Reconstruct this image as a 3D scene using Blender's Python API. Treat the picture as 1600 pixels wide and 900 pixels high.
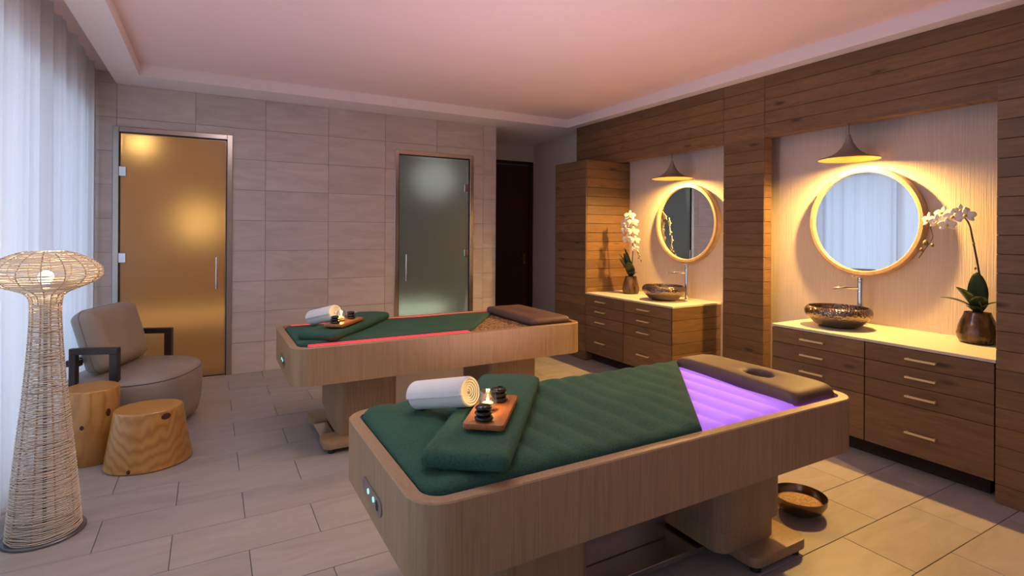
import bpy, math, random
from mathutils import Vector, Matrix
random.seed(7)
R = math.radians
for o in list(bpy.data.objects): bpy.data.objects.remove(o)
SC = bpy.context.scene
COL = SC.collection

# ------------------------------------------------------------------ camera
F_PX, HOR, EYE = 842.0, 362.8, 1.4
cam = bpy.data.cameras.new('camera'); camo = bpy.data.objects.new('camera', cam); COL.objects.link(camo)
cam.sensor_width = 36; cam.sensor_fit = 'HORIZONTAL'; cam.lens = F_PX / 1600 * 36
cam.shift_y = (HOR - 450) / 1600; cam.clip_start = 0.02
ROLL = math.atan2(11.7, 1972)
camo.matrix_world = Matrix.Translation((0, 0, EYE)) @ Matrix.Rotation(-R(29.33), 4, 'Z') @ Matrix.Rotation(R(90), 4, 'X') @ Matrix.Rotation(ROLL, 4, 'Z')
SC.camera = camo

# ------------------------------------------------------------------ world, light, exposure
w = bpy.data.worlds.new('world'); SC.world = w; w.use_nodes = True
w.node_tree.nodes['Background'].inputs[0].default_value = (0.55, 0.70, 1.0, 1)
w.node_tree.nodes['Background'].inputs[1].default_value = 0.6
SC.view_settings.view_transform = 'Standard'; SC.view_settings.look = 'None'
SC.view_settings.gamma = 1; SC.view_settings.use_curve_mapping = False
SC.view_settings.exposure = 0.0

def area(name, loc, rot, sx, sy, power, col, spread=180):
    l = bpy.data.lights.new(name, 'AREA'); l.shape = 'RECTANGLE'; l.size = sx; l.size_y = sy
    l.energy = power; l.color = col; l.spread = R(spread)
    o = bpy.data.objects.new(name, l); COL.objects.link(o); o.location = loc; o.rotation_euler = rot
    return o
def point(name, loc, power, col, rad=0.02):
    l = bpy.data.lights.new(name, 'POINT'); l.energy = power; l.color = col; l.shadow_soft_size = rad
    o = bpy.data.objects.new(name, l); COL.objects.link(o); o.location = loc
    return o
# daylight outside the window wall
area('daylight', (-1.55, 2.2, 1.28), (0, R(-90), 0), 2.3, 7.2, 125, (0.70, 0.82, 1.0))
# warm strip in the curtain pocket of the ceiling
area('curtain_pocket_strip', (-0.77, 2.3, 2.905), (0, 0, 0), 0.03, 7.0, 110, (1.0, 0.60, 0.22))
# disk lights added below the ceiling to raise the ambient level, no fixtures
for dx, dy in ((.2, 2.9), (.9, 2.7), (.5, 2.2), (1.5, 2.35)):
    dl = area('ceiling_fill_light', (dx, dy, 2.795), (0, 0, 0), .30, .30, 5.5, (1.0, .88, .87)); dl.data.shape = 'DISK'
# unseen fill added to brighten the ceiling: between the beds, behind the viewer
area('upward_fill_light', (1.70, 2.58, .10), (R(180), 0, 0), .35, .35, 16, (1.0, .72, .84), 125)
area('upward_fill_light', (1.5, -.5, .45), (R(180), 0, 0), .5, .5, 6, (1.0, .66, .95))

# ------------------------------------------------------------------ materials
MATS = {}
class NT:
    def __init__(s, name):
        s.m = bpy.data.materials.new(name); s.m.use_nodes = True
        s.t = s.m.node_tree; s.b = s.t.nodes['Principled BSDF']; s.out = s.t.nodes['Material Output']
        MATS[name] = s.m
    def n(s, typ, **kw):
        x = s.t.nodes.new(typ)
        for k, v in kw.items():
            if k.startswith('i_'):
                key = k[2:].replace('_', ' ')
                x.inputs[key].default_value = v
            else: setattr(x, k, v)
        return x
    def l(s, a, b): s.t.links.new(a, b)
    def set(s, **kw):
        for k, v in kw.items(): s.b.inputs[k.replace('_', ' ')].default_value = v
    def coords(s, scale, rnd=True, kind='Object', rot=(0, 0, 0)):
        tc = s.n('ShaderNodeTexCoord'); mp = s.n('ShaderNodeMapping')
        mp.inputs['Scale'].default_value = scale; mp.inputs['Rotation'].default_value = rot
        if rnd:
            oi = s.n('ShaderNodeObjectInfo'); vm = s.n('ShaderNodeVectorMath', operation='SCALE')
            vm.inputs[0].default_value = (37.1, 17.7, 53.3); s.l(oi.outputs['Random'], vm.inputs['Scale'])
            ad = s.n('ShaderNodeVectorMath', operation='ADD'); s.l(tc.outputs[kind], ad.inputs[0]); s.l(vm.outputs[0], ad.inputs[1])
            s.l(ad.outputs[0], mp.inputs[0])
        else: s.l(tc.outputs[kind], mp.inputs[0])
        return mp.outputs[0]
    def noise(s, vec, scale, detail=4, rough=.55, dist=0):
        x = s.n('ShaderNodeTexNoise'); s.l(vec, x.inputs['Vector'])
        x.inputs['Scale'].default_value = scale; x.inputs['Detail'].default_value = detail
        x.inputs['Roughness'].default_value = rough; x.inputs['Distortion'].default_value = dist
        return x.outputs['Fac']
    def ramp(s, fac, stops):
        x = s.n('ShaderNodeValToRGB'); s.l(fac, x.inputs[0]); e = x.color_ramp.elements
        while len(e) < len(stops): e.new(0.5)
        for q, (p, c) in zip(e, stops):
            q.position = p; q.color = (*c, 1) if len(c) == 3 else c
        return x.outputs[0]
    def mix(s, fac, a, b, mode='MIX'):
        x = s.n('ShaderNodeMix', data_type='RGBA', blend_type=mode)
        for v, i in ((fac, 0), (a, 6), (b, 7)):
            if isinstance(v, (int, float)): x.inputs[i].default_value = v
            elif isinstance(v, tuple): x.inputs[i].default_value = (*v, 1)
            else: s.l(v, x.inputs[i])
        return x.outputs[2]
    def bump(s, h, strength=.2, dist=.01):
        x = s.n('ShaderNodeBump'); x.inputs['Strength'].default_value = strength; x.inputs['Distance'].default_value = dist
        s.l(h, x.inputs['Height']); s.l(x.outputs[0], s.b.inputs['Normal'])
    def color(s, c): s.l(c, s.b.inputs['Base Color'])

def plain(name, col, rough=.5, metal=0, **kw):
    k = NT(name); k.b.inputs['Base Color'].default_value = (*col, 1); k.set(Roughness=rough, Metallic=metal, **kw); return k.m
def emit(name, col, strength):
    k = NT(name); k.b.inputs['Base Color'].default_value = (*col, 1)
    k.b.inputs['Emission Color'].default_value = (*col, 1); k.b.inputs['Emission Strength'].default_value = strength; return k.m

def wood(name, dark, mid, light, rough=.5, stretch=(1.1, 9, 9), knots=True, rnd=True):
    k = NT(name); v = k.coords(stretch, rnd)
    n1 = k.noise(v, 3.0, 6, .6, 1.2); n2 = k.noise(v, 14, 4, .6)
    c = k.ramp(n1, [(.28, dark), (.5, mid), (.74, light)])
    c = k.mix(k.ramp(n2, [(.35, (.0, .0, .0)), (.75, (.55, .55, .55))]), c, dark)
    oi = k.n('ShaderNodeObjectInfo')
    c = k.mix(1.0, c, k.ramp(oi.outputs['Random'], [(0, (.82, .82, .82)), (1, (1.14, 1.11, 1.07))]), 'MULTIPLY')
    if knots:
        v2 = k.coords((1.5, 5.0, 5.0), rnd)
        vo = k.n('ShaderNodeTexVoronoi'); k.l(v2, vo.inputs['Vector']); vo.inputs['Scale'].default_value = 1.5
        kn = k.ramp(vo.outputs['Distance'], [(.04, (1, 1, 1)), (.15, (0, 0, 0))])
        c = k.mix(kn, c, (dark[0] * .3, dark[1] * .28, dark[2] * .25))
    k.color(c); k.set(Roughness=rough); k.bump(n2, .12, .004); return k.m

wood('oak_plank', (.125, .064, .027), (.190, .103, .045), (.240, .134, .060), .5)
wood('ash_veneer', (.28, .180, .098), (.38, .255, .145), (.45, .312, .185), .42, stretch=(34, 34, .8), knots=False, rnd=False)
wood('tray_wood', (.30, .10, .03), (.42, .16, .045), (.50, .21, .07), .4, stretch=(3, 22, 22), knots=False, rnd=False)
wood('dark_wood', (.020, .010, .008), (.030, .016, .012), (.042, .022, .017), .35, stretch=(3, 16, 16), knots=False)
wood('mahogany', (.030, .006, .005), (.042, .009, .006), (.055, .012, .008), .3, stretch=(9, 9, .7), knots=False)
wood('mirror_wood', (.34, .22, .13), (.43, .29, .18), (.50, .36, .23), .4, stretch=(6, 6, 6), knots=False, rnd=False)

k = NT('stump_wood')     # growth rings round the trunk axis
v = k.coords((1, 1, .35), True)
nz = k.noise(v, 5, 3, .5)
tc = k.n('ShaderNodeTexCoord'); sp = k.n('ShaderNodeSeparateXYZ'); k.l(tc.outputs['Object'], sp.inputs[0])
cb = k.n('ShaderNodeCombineXYZ'); k.l(sp.outputs[0], cb.inputs[0]); k.l(sp.outputs[1], cb.inputs[1])
ln = k.n('ShaderNodeVectorMath', operation='LENGTH'); k.l(cb.outputs[0], ln.inputs[0])
m1 = k.n('ShaderNodeMath', operation='MULTIPLY_ADD'); k.l(nz, m1.inputs[0]); m1.inputs[1].default_value = .07; k.l(ln.outputs['Value'], m1.inputs[2])
m2 = k.n('ShaderNodeMath', operation='MULTIPLY'); k.l(m1.outputs[0], m2.inputs[0]); m2.inputs[1].default_value = 520
m3 = k.n('ShaderNodeMath', operation='SINE'); k.l(m2.outputs[0], m3.inputs[0])
m4 = k.n('ShaderNodeMath', operation='MULTIPLY_ADD'); k.l(m3.outputs[0], m4.inputs[0]); m4.inputs[1].default_value = .5; m4.inputs[2].default_value = .5
c = k.ramp(m4.outputs[0], [(.0, (.40, .180, .042)), (.55, (.52, .255, .066)), (1, (.55, .28, .078))])
big = k.noise(v, 2.2, 2, .5)
c = k.mix(k.ramp(big, [(.45, (0, 0, 0)), (.7, (.6, .6, .6))]), c, (.38, .16, .035))
k.color(c); k.set(Roughness=.33); k.b.inputs['Coat Weight'].default_value = .25

def stone(name, a, b, cc, rough, vein=(1.2, 1, 5), bump=.05, rv=.12):
    k = NT(name); v = k.coords(vein, True); n1 = k.noise(v, 2.2, 6, .6, .8); n2 = k.noise(v, 30, 3, .6)
    c = k.ramp(n1, [(.3, a), (.5, b), (.72, cc)])
    oi = k.n('ShaderNodeObjectInfo')
    c = k.mix(1.0, c, k.ramp(oi.outputs['Random'], [(0, (1 - rv,) * 3), (1, (1 + rv * .6,) * 3)]), 'MULTIPLY')
    k.color(c); k.set(Roughness=rough); k.bump(n2, bump, .004); return k.m
stone('wall_tile', (.50, .440, .415), (.575, .515, .49), (.64, .585, .56), .42, (1.0, 1, 4.5), rv=.06)
stone('floor_tile', (.305, .275, .258), (.35, .318, .300), (.39, .358, .340), .42, (1.0, 4.0, 1), rv=.06)
plain('grout', (.17, .15, .14), .9)
plain('joint_dark', (.03, .018, .012), .9)

k = NT('ceiling_plaster'); v = k.coords((1, 1, 1), False); n = k.noise(v, 60, 4, .7)
k.set(Roughness=.9); k.b.inputs['Base Color'].default_value = (.90, .715, .71, 1); k.bump(n, .35, .01)  # pink of the bounced light is put into the base colour
plain('soffit_paint', (.86, .79, .80), .8)
plain('wall_paint', (.62, .56, .53), .85)
k = NT('wallpaper'); v = k.coords((1, 1, 1), False)
v2 = k.coords((140, 140, 2.5), False); n = k.noise(v2, 1, 3, .7)
c = k.ramp(n, [(.3, (.56, .47, .41)), (.7, (.66, .565, .50))]); k.color(c); k.set(Roughness=.75); k.bump(n, .5, .006)

plain('steel', (.55, .53, .51), .25, 1.0)
plain('chrome', (.80, .80, .80), .08, 1.0)
plain('frame_metal', (.52, .47, .42), .22, 1.0)
plain('handle_brass', (.78, .60, .33), .45, .4)
plain('black_rubber', (.015, .015, .015), .6)
plain('black_stone', (.012, .012, .013), .12)
plain('quartz_top', (.60, .54, .46), .4)
plain('vinyl_brown', (.115, .066, .048), .6)
plain('pendant_metal', (.24, .19, .165), .45)
plain('pendant_gold', (.85, .55, .18), .35, .6)
plain('bronze', (.24, .165, .105), .22, 1.0)
plain('cord_black', (.05, .04, .035), .6)
plain('candle_wax', (.9, .65, .25), .5, 0)
plain('mirror_glass', (.92, .94, .95), .01, 1.0)
plain('lamp_base_metal', (.20, .20, .21), .4, .8)
plain('white_flower', (.86, .80, .74), .5, 0, Subsurface_Weight=.2, Subsurface_Radius=(.01, .01, .01))
plain('flower_lip', (.75, .45, .12), .5)
plain('bud_green', (.24, .15, .09), .5)
plain('stem_dark', (.06, .035, .02), .5)
plain('leaf_green', (.025, .055, .018), .35)
plain('knot_dark', (.085, .022, .010), .5)
plain('icon_dark', (.05, .05, .05), .5)
plain('panel_grey', (.30, .29, .29), .3, .8)
emit('icon_glow', (.35, .85, .70), 1.1)
emit('bulb_warm', (1.0, .80, .48), 16)
emit('bulb_pendant', (1.0, .72, .30), 9)
emit('flame', (1.0, .66, .18), 9)
emit('led_red', (1.0, .035, .06), 1.1)
emit('led_purple', (.42, .13, 1.0), 2.2)
emit('led_amber', (1.0, .66, .30), 12)
emit('led_green', (.95, .95, .66), 14)

k = NT('hammered'); v = k.coords((1, 1, 1), False)
vo = k.n('ShaderNodeTexVoronoi'); k.l(v, vo.inputs['Vector']); vo.inputs['Scale'].default_value = 75
k.b.inputs['Base Color'].default_value = (.27, .215, .175, 1); k.set(Roughness=.18, Metallic=1.0); k.bump(vo.outputs['Distance'], .8, .005)

def terry(name, a, b, bumps=.9, scale=260):
    k = NT(name); v = k.coords((1, 1, 1), False)
    n1 = k.noise(v, scale, 3, .7); n2 = k.noise(v, 9, 3, .5)
    c = k.mix(k.ramp(n1, [(.3, (0, 0, 0)), (.7, (1, 1, 1))]), a, b)
    c = k.mix(.25, c, k.ramp(n2, [(.3, a), (.7, b)]))
    k.color(c); k.set(Roughness=.95); k.b.inputs['Sheen Weight'].default_value = .35; k.b.inputs['Sheen Roughness'].default_value = .5
    k.b.inputs['Sheen Tint'].default_value = (*b, 1)
    k.bump(n1, bumps, .006); return k.m
terry('green_terry', (.012, .054, .035), (.038, .130, .084), 1.0, 150)
terry('white_terry', (.80, .77, .73), (.88, .86, .83), .5)
k = NT('chair_leather'); v = k.coords((1, 1, 1), False); n = k.noise(v, 380, 3, .6); n2 = k.noise(v, 6, 2, .5)
k.color(k.ramp(n2, [(.3, (.285, .235, .195)), (.7, (.335, .28, .235))])); k.set(Roughness=.5); k.bump(n, .12, .002)
plain('piping_leather', (.20, .165, .135), .5)

k = NT('quartz_sand'); v = k.coords((1, 1, 1), False)
vo = k.n('ShaderNodeTexVoronoi'); k.l(v, vo.inputs['Vector']); vo.inputs['Scale'].default_value = 85
c = k.ramp(vo.outputs['Color'], [(.2, (.10, .045, .016)), (.5, (.30, .155, .065)), (.85, (.60, .38, .19))])
k.color(c); k.set(Roughness=.55); k.bump(vo.outputs['Distance'], 1.0, .006)
k = NT('grain'); v = k.coords((1, 1, 1), False)
vo = k.n('ShaderNodeTexVoronoi'); k.l(v, vo.inputs['Vector']); vo.inputs['Scale'].default_value = 190
c = k.ramp(vo.outputs['Color'], [(.1, (.25, .13, .05)), (.9, (.62, .40, .20))]); k.color(c); k.set(Roughness=.6); k.bump(vo.outputs['Distance'], 1, .004)
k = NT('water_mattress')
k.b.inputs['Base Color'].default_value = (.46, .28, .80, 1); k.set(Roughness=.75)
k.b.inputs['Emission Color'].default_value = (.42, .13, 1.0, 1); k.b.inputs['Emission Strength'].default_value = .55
k = NT('weave_cord'); v = k.coords((1, 1, 1), False); n = k.noise(v, 120, 3, .6)
k.color(k.ramp(n, [(.3, (.66, .55, .43)), (.7, (.80, .71, .59))])); k.set(Roughness=.7)
k.b.inputs['Subsurface Weight'].default_value = 0
plain('weave_rib', (.36, .21, .11), .6)

def sheer(name):
    k = NT(name); t = k.t
    d = k.n('ShaderNodeBsdfDiffuse'); d.inputs[0].default_value = (.78, .78, .80, 1)
    tr = k.n('ShaderNodeBsdfTranslucent'); tr.inputs[0].default_value = (.72, .76, .82, 1)
    tp = k.n('ShaderNodeBsdfTransparent'); tp.inputs[0].default_value = (.9, .93, .97, 1)
    m1 = k.n('ShaderNodeMixShader'); m1.inputs[0].default_value = .55; k.l(d.outputs[0], m1.inputs[1]); k.l(tr.outputs[0], m1.inputs[2])
    m2 = k.n('ShaderNodeMixShader'); m2.inputs[0].default_value = .06; k.l(m1.outputs[0], m2.inputs[1]); k.l(tp.outputs[0], m2.inputs[2])
    k.l(m2.outputs[0], k.out.inputs[0]); return k.m
sheer('sheer_cloth')
def frosted(name, col, rough, tint):
    k = NT(name)
    rf = k.n('ShaderNodeBsdfRefraction'); rf.inputs['Color'].default_value = (*col, 1); rf.inputs['Roughness'].default_value = rough; rf.inputs['IOR'].default_value = 1.12
    tr = k.n('ShaderNodeBsdfTranslucent'); tr.inputs[0].default_value = (*tint, 1)
    gl = k.n('ShaderNodeBsdfGlossy'); gl.inputs['Roughness'].default_value = .28; gl.inputs[0].default_value = (.9, .9, .9, 1)
    df = k.n('ShaderNodeBsdfDiffuse'); df.inputs[0].default_value = (*tint, 1)
    a = k.n('ShaderNodeMixShader'); a.inputs[0].default_value = .40; k.l(rf.outputs[0], a.inputs[1]); k.l(tr.outputs[0], a.inputs[2])
    b = k.n('ShaderNodeMixShader'); b.inputs[0].default_value = .12; k.l(a.outputs[0], b.inputs[1]); k.l(df.outputs[0], b.inputs[2])
    c = k.n('ShaderNodeMixShader'); c.inputs[0].default_value = .05; k.l(b.outputs[0], c.inputs[1]); k.l(gl.outputs[0], c.inputs[2])
    k.l(c.outputs[0], k.out.inputs[0]); return k.m
frosted('frosted_amber', (.95, .84, .62), .95, (.66, .53, .32))
frosted('frosted_green', (.82, .88, .88), .95, (.36, .39, .39))
def clearglass(name, col, op=.12):
    k = NT(name)
    tp = k.n('ShaderNodeBsdfTransparent'); tp.inputs[0].default_value = (*col, 1)
    gl = k.n('ShaderNodeBsdfGlossy'); gl.inputs['Roughness'].default_value = .03
    lw = k.n('ShaderNodeLayerWeight'); lw.inputs[0].default_value = .35
    mt = k.n('ShaderNodeMath', operation='MULTIPLY_ADD'); k.l(lw.outputs['Facing'], mt.inputs[0]); mt.inputs[1].default_value = .55; mt.inputs[2].default_value = op * .3
    m = k.n('ShaderNodeMixShader'); k.l(mt.outputs[0], m.inputs[0]); k.l(tp.outputs[0], m.inputs[1]); k.l(gl.outputs[0], m.inputs[2])
    k.l(m.outputs[0], k.out.inputs[0]); return k.m
clearglass('clear_glass', (.96, .97, .97))
clearglass('amber_glass', (.72, .52, .34))
k = NT('vase_brown'); v = k.coords((9, 9, 2), False); n = k.noise(v, 3, 4, .6)
k.color(k.ramp(n, [(.35, (.030, .015, .008)), (.65, (.17, .095, .045))])); k.set(Roughness=.12); k.b.inputs['Transmission Weight'].default_value = .15
plain('sauna_wood', (.60, .42, .22), .6)
plain('steam_tile', (.40, .43, .43), .5)

# ------------------------------------------------------------------ mesh builder
class MB:
    def __init__(s): s.v = []; s.f = []
    def add(s, vs, fs):
        o = len(s.v); s.v += [tuple(p) for p in vs]; s.f += [tuple(i + o for i in q) for q in fs]; return s
    def box(s, x0, x1, y0, y1, z0, z1):
        vs = [(x, y, z) for z in (z0, z1) for (x, y) in ((x0, y0), (x1, y0), (x1, y1), (x0, y1))]
        return s.add(vs, [(3, 2, 1, 0), (4, 5, 6, 7), (0, 1, 5, 4), (1, 2, 6, 5), (2, 3, 7, 6), (3, 0, 4, 7)])
    def cbox(s, x0, x1, y0, y1, z0, z1, c):   # box with chamfered edges
        vs = []; X = (x0, x1); Y = (y0, y1); Z = (z0, z1); idx = {}
        for i in (0, 1):
            for j in (0, 1):
                for m in (0, 1):
                    sx, sy, sz = (c if i == 0 else -c), (c if j == 0 else -c), (c if m == 0 else -c)
                    for a, d in enumerate(((0, sy, sz), (sx, 0, sz), (sx, sy, 0))):
                        idx[(i, j, m, a)] = len(vs); vs.append((X[i] + d[0], Y[j] + d[1], Z[m] + d[2]))
        g = lambda i, j, m, a: idx[(i, j, m, a)]
        fs = []
        for i in (0, 1):
            q = [g(i, 0, 0, 0), g(i, 1, 0, 0), g(i, 1, 1, 0), g(i, 0, 1, 0)]; fs.append(q if i else q[::-1])
            q = [g(0, i, 0, 1), g(1, i, 0, 1), g(1, i, 1, 1), g(0, i, 1, 1)]; fs.append(q[::-1] if i else q)
            q = [g(0, 0, i, 2), g(1, 0, i, 2), g(1, 1, i, 2), g(0, 1, i, 2)]; fs.append(q if i else q[::-1])
        for i in (0, 1):
            for j in (0, 1):
                fs.append([g(i, j, 0, 0), g(i, j, 0, 1), g(i, j, 1, 1), g(i, j, 1, 0)])
                fs.append([g(i, 0, j, 0), g(i, 0, j, 2), g(i, 1, j, 2), g(i, 1, j, 0)])
                fs.append([g(0, i, j, 1), g(0, i, j, 2), g(1, i, j, 2), g(1, i, j, 1)])
                for m in (0, 1): fs.append([g(i, j, m, 0), g(i, j, m, 1), g(i, j, m, 2)])
        return s.add(vs, fs)
    def loft(s, rings, cap0=True, cap1=True, closed=True):
        n = len(rings[0]); vs = [p for r in rings for p in r]; fs = []
        for a in range(len(rings) - 1):
            for b in range(n if closed else n - 1):
                c = (b + 1) % n; fs.append((a * n + b, a * n + c, (a + 1) * n + c, (a + 1) * n + b))
        if cap0: fs.append(tuple(range(n))[::-1])
        if cap1: fs.append(tuple((len(rings) - 1) * n + b for b in range(n)))
        return s.add(vs, fs)
    def lathe(s, prof, n=32, c=(0, 0, 0), cap0=False, cap1=False, sx=1, sy=1):
        rings = [[(c[0] + sx * r * math.cos(2 * math.pi * a / n), c[1] + sy * r * math.sin(2 * math.pi * a / n), c[2] + z) for a in range(n)] for r, z in prof]
        return s.loft(rings, cap0, cap1)
    def tube(s, path, r, n=8, closed=False):
        path = [Vector(p) for p in path]; N = len(path); rings = []; up = Vector((0, 0, 1))
        prev = None
        for i in range(N):
            if closed: t = path[(i + 1) % N] - path[i - 1]
            else: t = path[min(i + 1, N - 1)] - path[max(i - 1, 0)]
            t.normalize()
            if prev is None:
                a = t.cross(up) if abs(t.dot(up)) < .95 else t.cross(Vector((1, 0, 0)))
            else: a = prev - t * prev.dot(t)
            a.normalize(); prev = a; b = t.cross(a)
            rr = r[i] if isinstance(r, (list, tuple)) else r
            rings.append([path[i] + a * rr * math.cos(2 * math.pi * k / n) + b * rr * math.sin(2 * math.pi * k / n) for k in range(n)])
        if closed: rings.append(rings[0]); return s.loft(rings, False, False)
        return s.loft(rings)
    def prism(s, poly, z0, z1):
        return s.loft([[(x, y, z0) for x, y in poly], [(x, y, z1) for x, y in poly]])
    def rslab(s, x0, x1, y0, y1, z0, z1, r, e, n=7, eb=None, m=4):   # rounded corners r, top edge round e, bottom eb
        rings = []; eb = e if eb is None else eb
        def ring(ins, z): return [(x, y, z) for x, y in rrect(x0 + ins, x1 - ins, y0 + ins, y1 - ins, max(r - ins, .001), n)]
        if eb > 0:
            for i in range(m + 1):
                a = math.pi / 2 * i / m; rings.append(ring(eb * (1 - math.sin(a)), z0 + eb * (1 - math.cos(a))))
        else: rings.append(ring(0, z0))
        if e > 0:
            for i in range(m + 1):
                a = math.pi / 2 * i / m; rings.append(ring(e * (1 - math.cos(a)), z1 - e * (1 - math.sin(a))))
        else: rings.append(ring(0, z1))
        return s.loft(rings)
    def grid(s, f, us, vs_, both=None, close=True):
        nu, nv = len(us), len(vs_); top = [f(u, v) for u in us for v in vs_]
        fs = [(i * nv + j, (i + 1) * nv + j, (i + 1) * nv + j + 1, i * nv + j + 1) for i in range(nu - 1) for j in range(nv - 1)]
        if both is None: return s.add(top, fs)
        bot = [both(u, v) for u in us for v in vs_]; o = nu * nv
        fb = [tuple(q + o for q in f_[::-1]) for f_ in fs]
        edge = [i * nv for i in range(nu)] + [(nu - 1) * nv + j for j in range(1, nv)] + [i * nv + nv - 1 for i in range(nu - 2, -1, -1)] + [j for j in range(nv - 2, 0, -1)]
        side = [(edge[(i + 1) % len(edge)], edge[i], edge[i] + o, edge[(i + 1) % len(edge)] + o) for i in range(len(edge))]
        return s.add(top + bot, fs + fb + side)
    def pad(s, L, W, th, e, nu=24, nv=16, corner=0.0, dz=None, bulge=0.0, z0=0.0):
        # soft slab centred on the origin, lying on z0
        def sp(n): return [-1, -.985, -.95, -.88] + [-.8 + 1.6 * i / n for i in range(n + 1)] + [.88, .95, .985, 1]
        us, vs_ = sp(nu), sp(nv)
        def base(u, v):
            x, y = u * L / 2, v * W / 2
            if corner > 0:
                ay = abs(y) - (W / 2 - corner)
                if ay > 0: x *= (L / 2 - corner + math.sqrt(max(corner ** 2 - ay ** 2, 0))) / (L / 2)
            return x, y, min((1 - abs(u)) * L / 2, (1 - abs(v)) * W / 2)
        def h(d, u, v):
            q = 1 - min(d / e, 1); t = math.sqrt(max(1 - q * q, 0))
            return th / 2 * t + bulge * (1 - u * u) * (1 - v * v)
        def top(u, v):
            x, y, d = base(u, v); return (x, y, z0 + th / 2 + h(d, u, v) + (dz(x, y) if dz else 0))
        def bot(u, v):
            x, y, d = base(u, v); q = 1 - min(d / e, 1); return (x, y, z0 + th / 2 - th / 2 * math.sqrt(max(1 - q * q, 0)) + (dz(x, y) if dz else 0))
        return s.grid(top, us, vs_, bot)
    def xf(s, m):
        s.v = [tuple(m @ Vector(p)) for p in s.v]; return s
    def mesh(s, name, material, smooth=None):
        me = bpy.data.meshes.new(name); me.from_pydata(s.v, [], s.f)
        import bmesh
        bm = bmesh.new(); bm.from_mesh(me); bmesh.ops.remove_doubles(bm, verts=bm.verts, dist=1e-6)
        bmesh.ops.recalc_face_normals(bm, faces=bm.faces); bm.to_mesh(me); bm.free()
        me.materials.append(MATS[material])
        if smooth is not None:
            me.shade_smooth()
            if smooth < 179: me.set_sharp_from_angle(angle=R(smooth))
        return me
    def build(s, name, material, parent=None, smooth=None, loc=(0, 0, 0), rotz=0):
        return link(name, s.mesh(name, material, smooth), parent, loc, rotz)
def link(name, me, parent=None, loc=(0, 0, 0), rotz=0):
    o = bpy.data.objects.new(name, me); COL.objects.link(o); o.parent = parent; o.location = loc
    o.rotation_euler = (0, 0, rotz); return o
def rrect(x0, x1, y0, y1, r, n=7):
    p = []
    for cx, cy, a0 in ((x1 - r, y1 - r, 0), (x0 + r, y1 - r, 90), (x0 + r, y0 + r, 180), (x1 - r, y0 + r, 270)):
        for i in range(n + 1):
            a = R(a0 + 90 * i / n); p.append((cx + r * math.cos(a), cy + r * math.sin(a)))
    return p
def thing(name, label, cat, loc=(0, 0, 0), rotz=0, group=None):
    o = bpy.data.objects.new(name, None); COL.objects.link(o); o.location = loc; o.rotation_euler = (0, 0, rotz)
    o.empty_display_size = .1
    return tag(o, label, cat, group)
def tag(o, label, cat, group=None):
    o['label'] = label; o['category'] = cat
    if group: o['group'] = group
    return o
def struct(o, label=None):
    o['kind'] = 'structure'
    if label: o['label'] = label
    return o
_cache = {}
def plank_mesh(L, t, h, material, c=.0018):
    key = (round(L, 4), round(t, 4), round(h, 4), material)
    if key not in _cache:
        _cache[key] = MB().cbox(0, L, 0, t, 0, h, min(c, t * .4)).mesh('plank', material)
    return _cache[key]

# ------------------------------------------------------------------ room numbers
XL, XF, XH, XW = -1.0, 3.59, 3.985, 4.22       # window wall, cabinet fronts, panel fronts, niche wall
YB, YC, YF = 5.9, 6.86, -1.5                   # tiled wall, corridor end, wall behind the camera
ZS, ZC = 2.70, 2.80                            # soffit, recess

# floor
fl = MB().box(XL - .1, XW + .3, YF - .1, YC + .2, -.08, -.006).build('floor', 'grout'); struct(fl, 'pale stone tile floor in running bond')
tm = {}
def floor_tile(x0, x1, y0, y1):
    g = .0016; key = (round(x1 - x0, 3), round(y1 - y0, 3))
    if key not in tm: tm[key] = MB().cbox(g, x1 - x0 - g, g, y1 - y0 - g, -.012, 0, .0012).mesh('tile', 'floor_tile')
    link('tile', tm[key], fl, (x0, y0, 0))
ky = -9
y = 1.12 + .3 * ky
while y < YC:
    off = .16 if ky % 2 == 0 else .46
    x = off - 1.8
    while x < XW:
        a, b = max(x, XL + .03), min(x + .6, XW); c_, d_ = max(y, YF), min(y + .3, YC)
        hidden = (c_ > YB + .05 and b < 3.1) or (c_ < .2)
        if b - a > .02 and d_ - c_ > .02 and not hidden: floor_tile(a, b, c_, d_)
        x += .6
    y += .3; ky += 1
MB().box(XL, XW, YF, .22, -.012, -.001).build('floor_tile_field', 'floor_tile', fl)

# ceiling and soffits
RX0, RX1, RY1 = -.52, 3.87, 5.5
ce = MB().box(XL - .1, XW + .3, YF - .1, YC + .2, ZC, ZC + .06)
ce = ce.build('ceiling', 'ceiling_plaster'); struct(ce, 'plaster ceiling of the recess with pink light put into its colour')
struct(MB().box(-.725, RX0, YF, RY1, ZS, ZC + .02).build('trim_1', 'soffit_paint'), 'soffit beside the curtain pocket')
struct(MB().box(-.725, RX1, RY1, YC + .1, ZS, ZC + .02).build('trim_2', 'soffit_paint'), 'soffit above the tiled wall')
struct(MB().box(RX1, XW + .1, YF, YC + .1, ZS, ZC + .02).build('trim_3', 'soffit_paint'), 'soffit above the timber panels')

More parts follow.
